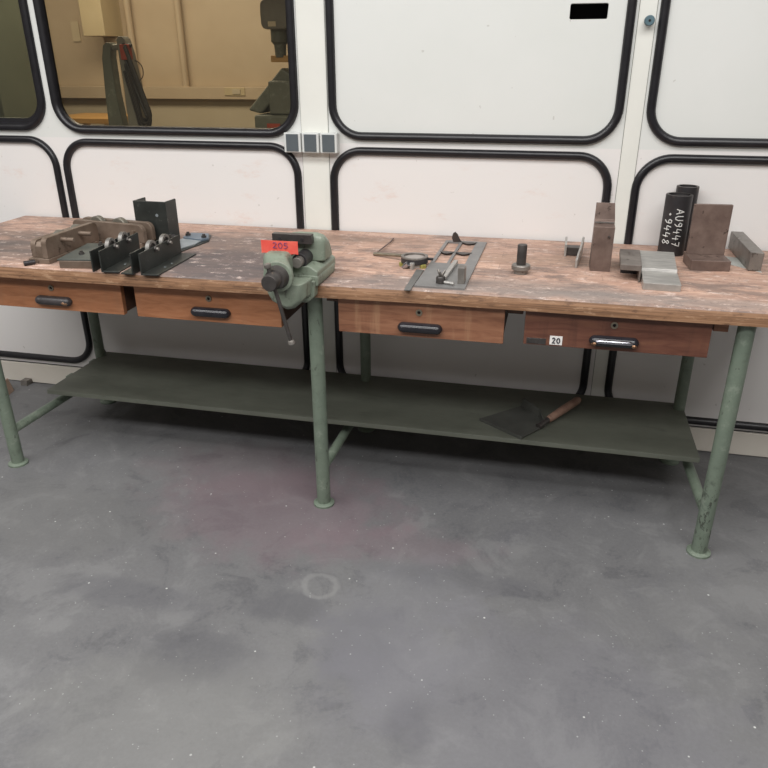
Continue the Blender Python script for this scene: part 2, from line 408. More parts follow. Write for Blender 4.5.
def gasket(k, name, parent=None, wide=G, prof=None):
    x0, x1, z0, z1 = PAN[k]
    prof = prof or [(0, -.002), (.0015, .010), (.007, .017), (.015, .019), (.024, .016), (.030, .009), (wide, -.002)]
    mb = MB(); rings = []
    for d, h in prof: rings.append([(p[0], WY-h, p[1]) for p in rrect(x0+d, x1-d, z0+d, z1-d, .13-d, 12)])
    n = len(rings[0]); R = [[mb.bm.verts.new(p) for p in r] for r in rings]
    for a, b in list(zip(R, R[1:]))+[(R[-1], R[0])]:
        for i in range(n): mb._f((a[i], a[(i+1) % n], b[(i+1) % n], b[i]))
    return mb.build(name, 'rubber', parent, sharp=50)
for i, k in enumerate(('A', 'B', 'C', 'D', 'P3', 'P4')):
    nm = {'A': 'black rubber gasket round the leftmost lower wall panel', 'B': 'black rubber gasket round the lower panel under the large window', 'C': 'black rubber gasket round the middle lower wall panel',
          'D': 'black rubber gasket round the rightmost lower wall panel', 'P3': 'black rubber gasket round the upper panel with the slot', 'P4': 'black rubber gasket round the upper right wall panel'}[k]
    struct(gasket(k, 'trim_%d' % (i+1)), nm, 'trim')
for i, (k, g) in enumerate((('W1', 'glass2'), ('W2', 'glass'))):
    w = bpy.data.objects.new('window_%d' % (i+1), None); COL.objects.link(w); struct(w, ['narrow grey tinted window at the far left of the wall', 'large window left of the vise showing a beige room'][i], 'window')
    if k == 'W1': gasket(k, 'gasket', w, prof=[(0, -.002), (.0015, .010), (.008, .018), (.017, .019), (.028, .014), (.031, .004), (.033, -.008), (.05, -.010), (.052, -.022), (.02, -.022)])
    else: gasket(k, 'gasket', w, prof=[(0, -.002), (.0015, .010), (.007, .017), (.015, .019), (.024, .016), (.031, .008), (.033, -.006), (.034, -.02), (.02, -.02)])
    x0, x1, z0, z1 = PAN[k]; d = .021
    pts = rrect(x0+d, x1-d, z0+d, z1-d, .13-d)
    mb = MB(); mb.prism(pts, 'y', WY+.010, WY+.016); mb.build('pane', g, w)
for i, (a, b) in enumerate(((-.266, -.157), (.949, 1.004))):
    mb = MB(); mb.use('strip').box(a, b, WY-.0035, WY+.002, .115, 2.7); mb.use('seam').box(a-.0022, a, WY-.0012, WY+.002, .115, 2.7).box(b, b+.0022, WY-.0012, WY+.002, .115, 2.7)
    struct(mb.build('trim_%d' % (7+i), None), ['white cover strip between the large window and the middle panels', 'white cover strip between the middle and right panels'][i], 'trim')
mb = MB(); mb.box(-6, 6, WY-.002, WY+.002, .108, .112)
mb.use('rubber'); struct(mb.build('trim_9', 'rubber'), 'thin dark seam above the skirting', 'trim')
mb = MB(); mb.box(-6, 6, WY-.008, WY+.005, .004, .106)
struct(mb.build('baseboard_back', 'skirt', bevel=.002), 'scuffed white skirting at the foot of the wall', 'skirting')

# room beyond the window
mb = MB(); mb.box(-6, 2, WY+.06, 4.7, -.1, -.002); struct(mb.build('floor_far', 'ifloor'), 'floor of the room beyond the window', 'floor')
mb = MB(); mb.box(-6, 2, 4.6, 4.7, 0, 2.9); wf = struct(mb.build('wall_far', 'iwall'), 'beige far wall seen through the window', 'wall')
mb = MB(); mb.box(-6.1, -6, WY+.06, 4.7, 0, 2.9); struct(mb.build('wall_far_left', 'iwall'), 'beige side wall of the room beyond', 'wall')
mb = MB(); mb.box(2, 2.1, WY+.06, 4.7, 0, 2.9); struct(mb.build('wall_far_right', 'iwall'), 'right side wall of the room beyond', 'wall')
mb = MB(); mb.box(-6.1, 2.1, WY+.01, 4.7, 2.9, 2.95); struct(mb.build('ceiling_far', 'iwall'), 'ceiling of the room beyond the window', 'ceiling')
mb = MB(); mb.box(-6, 2, 4.585, 4.6, 0, 1.13); struct(mb.build('baseboard_far', 'ilow'), 'grey beige dado on the far wall', 'dado')
mb = MB(); mb.box(-3.43, -3.33, 4.5, 4.6, 0, 1.68); struct(mb.build('trim_10', 'iwall', bevel=.004), 'beige pilaster under the duct on the far wall', 'trim')

# ---------------------------------------------------------------- the workbench
bench = thing('workbench', 'long workbench with worn wooden top, green tube legs and four drawers', 'workbench')
mb = MB(); mb.use('top')
BX0, BX1, BD, TT = -1.6, 1.6, .756, .0436
def topmesh():
    mb = MB(); nx = 64
    e = lambda x: .0025*mnoise.noise(Vector((x*9, .3, 0)))+.0012*mnoise.noise(Vector((x*31, 1.3, 0)))
    pts_ = ((-1.6, -.016), (-.9, -.014), (-.3, -.009), (.35, .011), (1.0, .004), (1.6, .008))
    def off(x):
        for (a, p), (b, q) in zip(pts_, pts_[1:]):
            if x <= b+1e-6: return p+(q-p)*(x-a)/(b-a)
    prev = None
    for i in range(nx+1):
        x = BX0+(BX1-BX0)*i/nx
        c = [mb.bm.verts.new(p) for p in ((x, BD, TZ), (x, off(x)+.004+abs(e(x)), TZ), (x, off(x), TZ-.005), (x, off(x), TZ-TT), (x, BD, TZ-TT))]
        if prev:
            for k in range(5):
                mb.use('top' if k in (0, 1) else 'edge'); mb._f((prev[k], prev[(k+1) % 5], c[(k+1) % 5], c[k]))
        else: mb.use('edge'); mb._f(c)
        prev = c
    mb._f(prev[::-1]); return mb
topmesh().build('worktop', None, bench, sharp=60)
ZS = .237
mb = MB(); mb.box(-1.265, 1.295, .262, .703, ZS-.003, ZS); mb.box(-1.265, 1.295, .262, .265, ZS-.018, ZS-.003); mb.box(-1.265, 1.295, .700, .703, ZS-.018, ZS+.0)
mb.build('lower_shelf', 'shelf', bench, bevel=.001)
LEG = [(-1.294, -1.268), (.003, .010), (1.297, 1.277)]
YR = .655
for xf, xr in LEG:
    for x, y, r in ((xf, .052, .0245), (xr, YR, .022)):
        mb = MB(); mb.cyl((x, y, .006), (x, y, TZ-TT), r, seg=28); lg = mb.build('leg', 'green', bench)
        mb = MB(); mb.lathe((x, y, 0), (x, y, .012), [(0, .038), (.6, .038), (1, .03)], 28); mb.build('foot', 'green', lg)
    mb = MB(); mb.tube([(xf, .05, .148), (xr, YR, .148)], .0175, 16); mb.build('stretcher', 'green', bench)
    xs = (xf+xr)/2 + (0 if abs(xf) < .1 else (.012 if xf < 0 else -.012))
    for y in (.43, .6):
        mb = MB(); mb.box(xs-.012, xs+.012, y-.02, y+.02, .158, ZS-.003); mb.build('shelf_bracket', 'green', bench, bevel=.002)
    mb = MB(); mb.box(xf-.035, xf+.035, .03, YR+.03, TZ-TT-.006, TZ-TT+.001); mb.build('top_plate', 'green', bench)
def capsule(mb, xa, xb, yc, zc, ry, rz, face):
    rings = []; n = 9; L = .018
    for i in range(2*n+2):
        if i <= n: t = i/n; x = xa+L*(1-math.cos(t*PI/2)); s_ = math.sin(t*PI/2)
        else: t = (2*n+1-i)/n; x = xb-L*(1-math.cos(t*PI/2)); s_ = math.sin(t*PI/2)
        s_ = max(s_, .25)
        rings.append([(x, min(face+.001, yc-ry*s_*math.cos(a)), zc+rz*s_*math.sin(a)) for a in [2*PI*k/20 for k in range(20)]])
    mb.loft(rings)
YF = .03
DR = [(-1.215, -.685, .686, 'drawA', -.953, .766, 'wornpull'), (-.634, -.108, .685, 'drawA', -.356, .768, 'blackpull'),
      (.088, .614, .688, 'drawB', .354, .771, 'blackpull'), (.675, 1.202, .694, 'drawC', .938, .774, 'blackpull')]
DL = ['orange brown drawer at the left end', 'orange brown drawer left of the vise', 'brown streaked drawer right of the vise', 'red brown drawer carrying the number 20']
for i, (xa, xb, zb, mt, hx, kz, hm) in enumerate(DR):
    mb = MB(); mb.use(mt).box(xa, xb, YF, YF+.02, zb, .80)
    mb.use('woodin').box(xa+.004, xa+.016, YF+.02, .5, zb+.004, .795).box(xb-.016, xb-.004, YF+.02, .5, zb+.004, .795).box(xa+.016, xb-.016, .488, .5, zb+.004, .795).box(xa+.016, xb-.016, YF+.02, .488, zb+.006, zb+.012)
    d = mb.build('drawer', None, bench, bevel=.0015); d['label'] = DL[i]
    hz = .721+(.003 if i == 3 else 0)
    mb = MB(); capsule(mb, hx-.071, hx+.071, YF-.004, hz, .02, .0165, YF); h = mb.build('handle', hm, d)
    if i == 3:
        mb = MB(); mb.tube([(hx-.052, YF-.0225, hz+.003), (hx-.045, YF-.0235, hz+.004), (hx+.045, YF-.0235, hz+.004), (hx+.052, YF-.0225, hz+.003)], [.003, .0065, .0065, .003], 12)
        b = mb.build('handle_bar', 'chrome', d); b['label'] = 'bright worn chrome bar along the pull'
        for s_ in (-1, 1):
            mb = MB(); mb.lathe((hx+s_*.050, YF-.0225, hz-.003), (hx+s_*.064, YF-.016, hz-.007), [(0, .003), (.4, .007), (1, .003)], 12); mb.build('handle_end', 'copper', d)
    elif i == 0:
        mb = MB(); mb.lathe((hx+.04, YF-.022, hz-.002), (hx+.066, YF-.014, hz-.004), [(0, .002), (.3, .007), (.7, .007), (1, .002)], 12); mb.build('worn_end', 'copper', d)
    mb = MB(); mb.ring((hx-.004, YF+.001, kz), (hx-.004, YF-.003, kz), .0105, .0055, 20); mb.build('keyhole_ring', 'brass', d)
    mb = MB(); mb.cyl((hx-.004, YF+.001, kz+.001), (hx-.004, YF-.0008, kz+.001), .0052, seg=14); mb.box(hx-.0062, hx-.0018, YF-.0008, YF+.001, kz-.008, kz); mb.build('keyhole', 'black', d)
    if i == 3:
        mb = MB(); mb.use('tag').box(.753, .790, YF-.0012, YF+.0005, .699, .727)
        t_ = mb.build('number_label', None, d); t_['label'] = 'white label printed with the number 20'
        mb = MB()
        for ch, dx in (('2', 0), ('0', .0135)):
            for st in GL[ch]:
                pts = [Vector((.7600+dx+p[0]*.0165, YF-.0016, .7045+p[1]*.0165)) for p in st]
                mb.tube(pts, .0019, 6)
        mb.build('number', 'tagink', d)
        mb = MB(); mb.box(.684, .742, YF-.001, YF+.0005, .697, .716); mb.box(.690, .718, YF-.002, YF-.0008, .700, .714); p_ = mb.build('label_holder', 'darksteel', d, bevel=.0006)
for xa, xb in ((-.68, -.64), (-.10, -.065), (.045, .084), (.62, .668), (1.208, 1.248), (-1.26, -1.22)):
    mb = MB(); mb.box(xa, xb, .045, .6, .783 if xa < 1.2 else .772, TZ-TT); mb.build('drawer_runner', 'woodin' if xa < 1.2 else 'drawB', bench, bevel=.001)

# ---------------------------------------------------------------- bench vise
VX = -.045
vise = thing('bench_vise', 'green bench vise bolted to the front edge of the workbench', 'vise', (VX, 0, TZ))
def sq(cx, cz, hx, hz, y, p=4, n=28):
    out = []
    for i in range(n):
        a = 2*PI*i/n; c, s_ = math.cos(a), math.sin(a)
        out.append((cx+hx*math.copysign(abs(c)**(2/p), c), y, cz+hz*math.copysign(abs(s_)**(2/p), s_)))
    return out
mb = MB()
mb.loft([sq(.008, .018, .082, .018, y, 8) for y in (-.03, .15)])
mb.prism([(-.06, .03), (-.052, -.018), (-.02, -.05), (.055, -.05), (.078, -.03), (.082, .02)], 'y', -.04, -.003)
mb.build('base', 'vgreen', vise, bevel=.004)
mb = MB()
mb.loft([sq(.018, .045, .075, .028, y, 4) if 0 else [(-.055, y, .012), (.078, y, .012), (.088, y, .024), (.088, y, .048), (.062, y, .064), (-.045, y, .064), (-.06, y, .05)] for y in (-.028, .03, .11, .165)])
mb.build('slide_housing', 'vgreen', vise, bevel=.005, seg=3)
mb = MB()
prof = [(.036, .062), (.036, .128), (.042, .142), (.056, .148), (.078, .145), (.108, .128), (.13, .098), (.142, .062)]
rings = []
for x, k in ((-.030, .86), (-.02, .97), (.0, 1), (.06, 1.0), (.078, .93), (.090, .74)):
    rings.append([(x, .085+(y-.085)*k, .062+(z-.062)*k) for y, z in prof])
mb.loft(rings); mb.build('fixed_jaw', 'vgreen', vise, bevel=.007, seg=3)
mb = MB(); mb.box(-.068, .060, .010, .034, .122, .151); mb.build('jaw_plate', 'darksteel', vise, bevel=.0015)
mb = MB(); 
for x in (-.042, .03):
    mb = MB(); mb.cyl((x, .0102, .136), (x, .008, .136), .005, seg=14); mb.build('jaw_screw', 'blacksteel', vise)
# moving jaw: round boss swelling into the flat jaw
def morph(t, y):
    pc = sq(0, .056, .046, .046, y, 2, 32); pj = sq(-.022, .06, .041, .055, y, 5, 32)
    return [tuple(a*(1-t)+b*t for a, b in zip(p, q)) for p, q in zip(pc, pj)]
mb = MB(); mb.loft([morph(.0, -.134), morph(.02, -.120), morph(.25, -.112), morph(.7, -.098), morph(1, -.086), morph(1, -.05)])
mb.build('moving_jaw', 'vgreen', vise, bevel=.003)
mb = MB(); mb.box(-.066, .016, -.052, -.036, .098, .140); mb.build('jaw_plate', 'darksteel', vise, bevel=.0015)
mb = MB()
mb.loft([[(x*k+.004, y, z) for x, z in ((-.05, .03), (-.055, -.005), (-.042, -.028), (.008, -.056*zk), (.03, -.05*zk), (.062, -.02), (.064, .03))] for y, k, zk in ((-.112, .8, .8), (-.10, .98, 1), (-.06, 1.05, 1), (-.003, 1.08, .95))])
mb.build('slide', 'vgreen', vise, bevel=.006, seg=3)
mb = MB(); mb.cyl((.031, -.052, .078), (.031, .036, .078), .0165, seg=24); mb.build('guide_bar', 'oldsteel', vise, bevel=.002)
mb = MB(); mb.ring((.031, -.026, .078), (.031, .037, .078), .0235, .0166, 28); mb.build('guide_shade_ring', 'blacksteel', vise, bevel=.002)  # black ring stands in for the shaded recess round the guide bar
mb = MB(); mb.lathe((0, -.12, .056), (0, -.205, .056), [(0, .036), (.16, .036), (.2, .034), (.26, .031), (.48, .030), (.5, .0245), (.96, .0245), (1, .022)], 32)
mb.build('spindle', 'darksteel', vise)
mb = MB(); mb.tube([(-.012, -.172, .094), (.0, -.173, .05), (.047, -.178, -.13)], .0062, 12); hd = mb.build('handle', 'darksteel', vise)
for p, q, nm in (((-.012, -.172, .092), (-.0155, -.172, .106), 'handle_end'), ((.0452, -.178, -.123), (.049, -.178, -.138), 'handle_end')):
    mb = MB(); mb.lathe(p, q, [(0, .0085), (.25, .0105), (.8, .0105), (1, .006)], 16); mb.build(nm, 'oldsteel', hd)
mb = MB(); mb.cyl((.058, -.04, -.034), (.058, -.049, -.034), .0095, seg=6); mb.cyl((.058, -.049, -.034), (.058, -.055, -.034), .006, seg=12); mb.build('bolt', 'vgreen', vise)

card = thing('number_card', 'red card marked 205 tucked in front of the vise jaws', 'card', (VX, -.056, TZ+.105))
mb = MB(); n = 12; rings = []
for i in range(n+1):
    x = -.078+.117*i/n; zt = .040-.004*math.sin(i/n*PI)*0; zb = .000+.002*math.sin(i*1.3)
    y = .001-.002*math.sin(i/n*PI)
    rings.append([(x, y-.0006, zb), (x, y+.0006, zb), (x, y+.0006, zt), (x, y-.0006, zt)])
mb.loft(rings); mb.build('card', 'card', card)
mb = MB(); strokes(mb, '205', .017, .024, .0009, lambda a, b: (-.040+a, -.003, .018+b), .12); mb.build('lettering', 'ink', card)

# ---------------------------------------------------------------- roller guides on the left
def frame_mat(a, b): return Matrix.Identity(4)
def roller_guide_angles(name, label, loc, rz, flange_left):
    """two upright angle irons with a pair of bearings between; local y runs along the rail"""
    t = thing(name, label, 'roller guide', loc, rz, 'black roller guides of paired angle irons')
    L, H, g, th = .285, .071, .026, .005
    mb = MB(); mb.box(g/2, g/2+th, 0, L, 0, H); mb.box(g/2, g/2+.062, 0, L, 0, th)
    mb.build('angle_iron', 'blackgreen', t, bevel=.0012)
    mb = MB(); mb.box(-g/2-th, -g/2, .0, L, 0, H)
    if flange_left: mb.box(-g/2-.045, -g/2-th, 0, L, 0, th)
    mb.build('angle_iron', 'blackgreen', t, bevel=.0012)
    for y in (.105, .2):
        mb = MB(); mb.ring((-.004, y, .062), (.010, y, .062), .029, .019, 32); mb.build('bearing', 'ball', t, bevel=.001)
        mb = MB(); mb.cyl((-g/2, y, .062), (g/2+.008, y, .062), .0075, seg=16); mb.cyl((g/2+th, y, .062), (g/2+th+.005, y, .062), .0105, seg=6); mb.cyl((-.002, y, .062), (.006, y, .062), .0192, .0192, 20)
        mb.build('axle_bolt', 'darksteel', t)
        mb = MB(); mb.cyl((g/2+th+.005, y, .062), (g/2+th+.013, y, .062), .006, seg=14); mb.build('axle_nut', 'oldsteel', t, bevel=.001)
    for y in (.09, .14):
        mb = MB(); mb.cyl((g/2+.04, y, th), (g/2+.04, y, th+.0012), .004, seg=12); mb.build('rivet', 'pale', t)
    return t
roller_guide_angles('roller_guide', 'black angle iron roller guide beside the brown block, left of the pair', (-.723, -.024, TZ), math.radians(5.5), False)
roller_guide_angles('roller_guide', 'black angle iron roller guide nearest the vise, right of the pair', (-.577, -.026, TZ), math.radians(1.5), True)

def rounded_cheek(L, H, r, n=6):
    pts = [(0, 0), (L, 0)]
    for i in range(n+1): a = PI/2*i/n; pts.append((L-r+r*math.cos(a), H-r+r*math.sin(a)))
    for i in range(n+1): a = PI/2+PI/2*i/n; pts.append((r*.8+r*.8*math.cos(a), H-r*.8+r*.8*math.sin(a)))
    return pts
def brown_stand(label, loc, rz, L, H, gap, wheels, pins, wr=.034, wz=.062, first=0):
    """two thick brown cheeks on a base with a pair of wheels; local x runs along it, camera side is -y"""
    t = thing('roller_stand', label, 'roller stand', loc, rz, 'brown steel roller stands')
    th = .02
    HS = H if first == 0 else H-.012
    for y in (-gap/2-th, gap/2):
        a = first if y > 0 else 0
        mb = MB(); mb.prism([(a+p[0]*(L-a)/L, p[1]) for p in rounded_cheek(L, H if y < 0 else HS, .026)], 'y', y, y+th); mb.build('cheek_plate', 'brownsteel', t, bevel=.002)
    mb = MB(); mb.box(-.004, L-.01, -gap/2-th-.004, gap/2+th+.004, -.017, .0); mb.build('base_plate', 'brownsteel', t, bevel=.002)
    for x in wheels:
        mb = MB(); mb.lathe((x, -gap/2+.003, wz), (x, gap/2-.003, wz), [(0, wr-.003), (.12, wr), (.88, wr), (1, wr-.003)], 32); mb.build('wheel', 'greywheel', t)
    if first:
        mb = MB(); mb.prism([(first, 0), (first+.05, 0), (first+.05, HS-.004), (first+.012, HS-.006), (first, HS-.02)], 'y', -gap/2, gap/2); mb.build('spacer', 'brownsteel', t, bevel=.002)
    for x, z, a, b in pins:
        mb = MB(); mb.cyl((x, a, z), (x, b, z), .0075, seg=16); mb.build('axle_pin', 'brownsteel', t, bevel=.001)
    return t
# along the bench depth (local x -> world y): camera side after rotation is the right cheek
brown_stand('brown steel roller stand at the far left front of the bench, end on', (-.986, .036, TZ+.017), math.radians(90-1),   .297, .071, .034, (.13, .225),
            ((.085, .05, -.088, .03), (.185, .05, -.088, .03)), wr=.03, wz=.042, first=.012)
brown_stand('brown steel roller stand lying lengthwise behind the other one, in front of the wall', (-1.068, .398, TZ+.017), math.radians(-8), .33, .066, .03, (.095, .2),
            ((.05, .04, -.05, .03), (.29, .04, -.05, .03)), wr=.034, wz=.046)
t = thing('clamp_block', 'brown steel block with a grey green cover plate beside the roller stand', 'block', (-.822, .002, TZ))
mb = MB(); mb.box(-.056, .060, 0, .235, 0, .026, Matrix.Rotation(math.radians(9), 4, 'Z')); mb.build('body', 'brownsteel', t, bevel=.002)
mb = MB(); mb.box(-.062, .064, .002, .235, .026, .031, Matrix.Rotation(math.radians(9), 4, 'Z')); mb.build('cover_plate', 'coverplate', t, bevel=.001)
for x, y in ((-.02, .07), (-.03, .2)):
    mb = MB(); mb.cyl((x, y, .031), (x, y, .038), .0095, seg=6); mb.cyl((x, y, .038), (x, y, .044), .0055, seg=12); mb.build('bolt', 'darksteel', t)
mb = MB(); mb.ring((-1.016, -.006, TZ+.0085), (-.994, .022, TZ+.0085), .0085, .0058, 20)
tag(mb.build('short_tube', 'blacksteel'), 'short black tube offcut at the front edge beside the left roller stand', 'tube')

t = thing('steel_channel', 'tall dark channel section standing on end behind the roller guides', 'channel', (-.757, .402, TZ), math.radians(-2))
mb = MB(); mb.prism([(-.069, .0), (.069, .0), (.069, .078), (.061, .078), (.061, .008), (-.061, .008), (-.061, .078), (-.069, .078)], 'z', 0, .156)
mb.build('channel', 'blackgreen', t, bevel=.002)
mb = MB(); mb.cyl((.028, -.0005, .105), (.028, -.0012, .105), .006, seg=12); mb.build('paint_spot', 'pale', t)
mb = MB(); mb.lathe((-.640, .318, TZ), (-.640, .318, TZ+.05), [(0, .018), (.6, .018), (.62, .023), (1, .023)], 24)
tag(mb.build('round_plug', 'blacksteel'), 'small black round plug standing in front of the tall channel', 'plug')

t = thing('bolted_plate', 'blue and pale grey bolted steel plates lying right of the tall channel', 'plate', (-.622, .405, TZ))
mb = MB(); mb.prism([(-.045, -.10), (.04, -.12), (.068, .05), (.03, .15), (-.05, .15), (-.05, -.02)], 'z', 0, .004); mb.build('base_plate', 'blackgreen', t, bevel=.001)
mb = MB(); mb.prism([(-.043, -.06), (.025, -.10), (.048, -.03), (.045, .03), (-.043, .05)], 'z', .004, .009); mb.build('cover_plate', 'pale', t, bevel=.001)
mb = MB(); mb.prism([(-.05, .07), (-.04, .054), (.045, .035), (.06, .065), (.025, .14), (-.05, .14)], 'z', .004, .012); mb.build('blue_plate', 'blue', t, bevel=.001)
for x, y in ((-.038, .09), (.04, .068)):
    mb = MB(); mb.cyl((x, y, .012), (x, y, .020), .0105, seg=6); mb.cyl((x, y, .02), (x, y, .026), .006, seg=12); mb.build('bolt', 'darksteel', t)

# ---------------------------------------------------------------- centre of the bench
t = thing('band_clamp', 'round black band clamp with brass blocks and a bent rod handle', 'clamp', (.285, .285, TZ))
mb = MB(); mb.ring((0, 0, .012), (0, 0, .030), .046, .041, 40); mb.build('band', 'blacksteel', t, bevel=.001)
mb = MB(); mb.ring((0, 0, .029), (0, 0, .0345), .046, .036, 40); mb.build('rim', 'oldsteel', t, bevel=.001)
mb = MB(); mb.cyl((0, 0, .0), (0, 0, .028), .0405, seg=36); mb.build('disc', 'palefelt', t, bevel=.001)
for a, k in ((200, 'yellow'), (320, 'yellow')):
    mb = MB(); mb.box(-.009, .009, -.008, .008, 0, .012, Matrix.Translation((.044*math.cos(math.radians(a)), .044*math.sin(math.radians(a)), 0)) @ Matrix.Rotation(math.radians(a+90), 4, 'Z')); mb.build('pad', k, t, bevel=.001)
mb = MB(); mb.cyl((.002, -.050, .0), (.002, -.052, .022), .0085, seg=16); mb.build('stud', 'steel', t, bevel=.001)
mb = MB(); mb.lathe((-.030, -.046, .004), (-.012, -.054, .02), [(0, .006), (.4, .006), (.45, .0085), (1, .0085)], 14); mb.build('screw', 'chrome', t)
mb = MB(); mb.tube([(-.166, .098, .007), (-.15, .092, .009), (-.045, .045, .020)], .0062, 12); mb.build('handle', 'brass', t)
mb = MB(); mb.tube([(-.154, .1, .013), (-.150, .3, .006), (-.153, .36, .005)], .0026, 8); mb.build('rod', 'rust', t)
mb = MB(); mb.box(.042, .062, .006, .018, .018, .026); mb.build('lug', 'blacksteel', t, bevel=.001)

# slotted plate with scalloped bars
t = thing('slotted_plate', 'flat grey steel plate with four scalloped openings, right of the band clamp', 'plate', (.332, .033, TZ), math.radians(-.5))
def opening(u0, u1, v0, v1, dip):
    n = 14; bot = [(u0+(u1-u0)*i/n, v0 - dip*math.sin(PI*i/n)*0) for i in range(n+1)]
    return bot+[(u1, v1), (u0, v1)]
W_, L_ = .156, .622
hol = [opening(.012, .056, .285, .435, 0), opening(.066, .118, .285, .435, 0), opening(.012, .056, .449, .595, 0), opening(.066, .118, .449, .595, 0)]
mb = filled([[(0, 0), (W_, 0), (W_, L_), (0, L_)]]+hol, .003, lambda u, v, s_: (u, v, .003+s_)); mb.build('plate', 'plate', t)
def fin(u0, u1, v, ang, mat='darksteel', h=.026):
    n = 12; a = math.radians(ang); mb = MB()
    pts = [(u0+(u1-u0)*i/n, -h*math.sin(PI*i/n)) for i in range(n+1)]
    for (xa, wa), (xb, wb) in zip(pts, pts[1:]):
        def P(x, w, o): return (x, v + w*math.cos(a) - o*math.sin(a), .006 + w*-math.sin(a) + o*math.cos(a))
        mb.hexa([P(xa, wa-.001, -.0015), P(xb, wb-.001, -.0015), P(xb, .006, -.0015), P(xa, .006, -.0015), P(xa, wa-.001, .0015), P(xb, wb-.001, .0015), P(xb, .006, .0015), P(xa, .006, .0015)])
    return mb.build('scallop', mat, t)
fin(.008, .060, .437, 0); fin(.064, .122, .437, 0); fin(.064, .122, .598, 0)
mb = MB(); mb.prism([(-.008, 0), (-.015, .018), (-.010, .036), (-.002, .041), (.007, .032), (.016, .012), (.024, 0)], 'y', -.0015, .0015); mb.build('scallop', 'darksteel', t, loc=(.040, .597, .006), rot=(math.radians(12), 0, math.radians(8)))
mb = MB(); mb.prism([(.309, -.008), (.329, -.008), (.329, .225), (.303, .225)], 'z', TZ, TZ+.004)
tag(mb.build('flat_strip', 'stripsteel', bevel=.0008), 'narrow flat steel strip lying along the left edge of the slotted plate', 'strip')
PZ = TZ+.006
mb = MB(); mb.box(.460, .481, .078, .118, PZ, PZ+.050); tag(mb.build('steel_block', 'oldsteel', bevel=.001), 'small upright steel block standing on the slotted plate', 'block')
t = thing('toggle_lever', 'small steel socket with lever bar lying on the slotted plate', 'lever', (.408, .075, PZ+.0004))
mb = MB(); mb.lathe((0, 0, 0), (0, 0, .022), [(0, .0135), (.1, .0145), (.85, .0145), (1, .012)], 20); mb.build('socket', 'darksteel', t)
for a in (0, 120, 240):
    mb = MB(); c, s_ = math.cos(math.radians(a+20)), math.sin(math.radians(a+20)); mb.tube([(0, 0, .020), (.006*c, .006*s_, .028), (.014*c, .014*s_, .040)], [.005, .0045, .003], 8); mb.build('prong', 'oldsteel', t)
mb = MB(); mb.hexa([(-.004, .012, .002), (.010, .010, .002), (.022, .235, .002), (.008, .237, .002), (-.004, .012, .010), (.010, .010, .010), (.022, .235, .014), (.008, .237, .014)]); mb.build('bar', 'steel', t, bevel=.001)
mb = MB(); mb.cyl((.010, -.004, .005), (.044, -.018, .005), .0048, seg=12); mb.build('pin', 'steel', t, bevel=.0006)

t = thing('collared_stud', 'machined steel stud with a round collar standing alone mid bench', 'stud', (.642, .264, TZ))
mb = MB(); mb.lathe((0, 0, 0), (0, 0, .030), [(0, .022), (.4, .022), (.42, .027), (.5, .0305), (.9, .0305), (1, .028)], 32); mb.build('collar', 'oldsteel', t)
mb = MB(); mb.lathe((0, 0, .030), (0, 0, .095), [(0, .0155), (.95, .0155), (1, .014)], 28); mb.build('shank', 'darksteel', t)

t = thing('clip_bracket', 'thin grey steel clip bracket standing left of the tall block', 'bracket', (.815, .365, TZ))
mb = MB(); mb.prism([(0, 0), (.215, 0), (.235, .012), (.235, .052), (.222, .058), (.175, .044), (.05, .036), (0, .028)], 'x', 0, .007); mb.build('long_plate', 'steel', t, rot=(0, 0, math.radians(-6)), bevel=.001)
mb = MB(); mb.prism([(.15, 0), (.225, 0), (.225, .055), (.19, .05), (.15, .042)], 'x', -.036, -.029); mb.build('short_plate', 'steel', t, bevel=.001)
mb = MB(); mb.box(-.031, .018, .165, .205, .002, .03); mb.build('crosspiece', 'darksteel', t, bevel=.001)

t = thing('stepped_block', 'tall rusty stepped steel block standing upright right of centre', 'block', (.8945, .341, TZ))
mb = MB(); mb.prism([(0, 0), (.085, 0), (.085, .208), (.060, .212), (.052, .160), (.046, .156), (.044, .148), (0, .146)], 'x', -.032, .032)
for v in mb.bm.verts:
    if v.co.z > .2: v.co.x = v.co.x*.9-.002
mb.build('body', 'rust', t, bevel=.0015)
mb = MB(); mb.box(-.031, .030, .0425, .0465, .150, .1535); q = mb.build('step_ledge', 'ball', t); q['label'] = 'bright worn ledge at the step'
mb = MB(); mb.cyl((.016, .001, .115), (.016, -.004, .113), .004, seg=12); mb.build('pin', 'darksteel', t)

t = thing('rusty_angle', 'rusty grey angle section with a dark hollow under it, left of the stepped plate', 'angle section', (.9795, .235, TZ), math.radians(-3))
mb = MB(); mb.prism([(-.032, .036), (.026, .036), (.026, 0), (.032, 0), (.032, .054), (-.032, .054)], 'y', .0, .21)
mb.build('top_angle', 'rustgrey', t, bevel=.0015)
mb = MB(); mb.box(-.026, .026, .10, .20, 0, .036); mb.build('inner_block', 'blacksteel', t, bevel=.001)
t = thing('stepped_plate', 'light grey machined steel plate with a step lying on the worktop', 'plate', (1.067, .155, TZ), math.radians(-2))
mb = MB(); mb.prism([(0, 0), (.0, .022), (.135, .024), (.138, .032), (.148, .034), (.152, .030), (.29, .052), (.30, 0)], 'x', -.054, .054)
mb.build('body', 'steel', t, bevel=.0012)

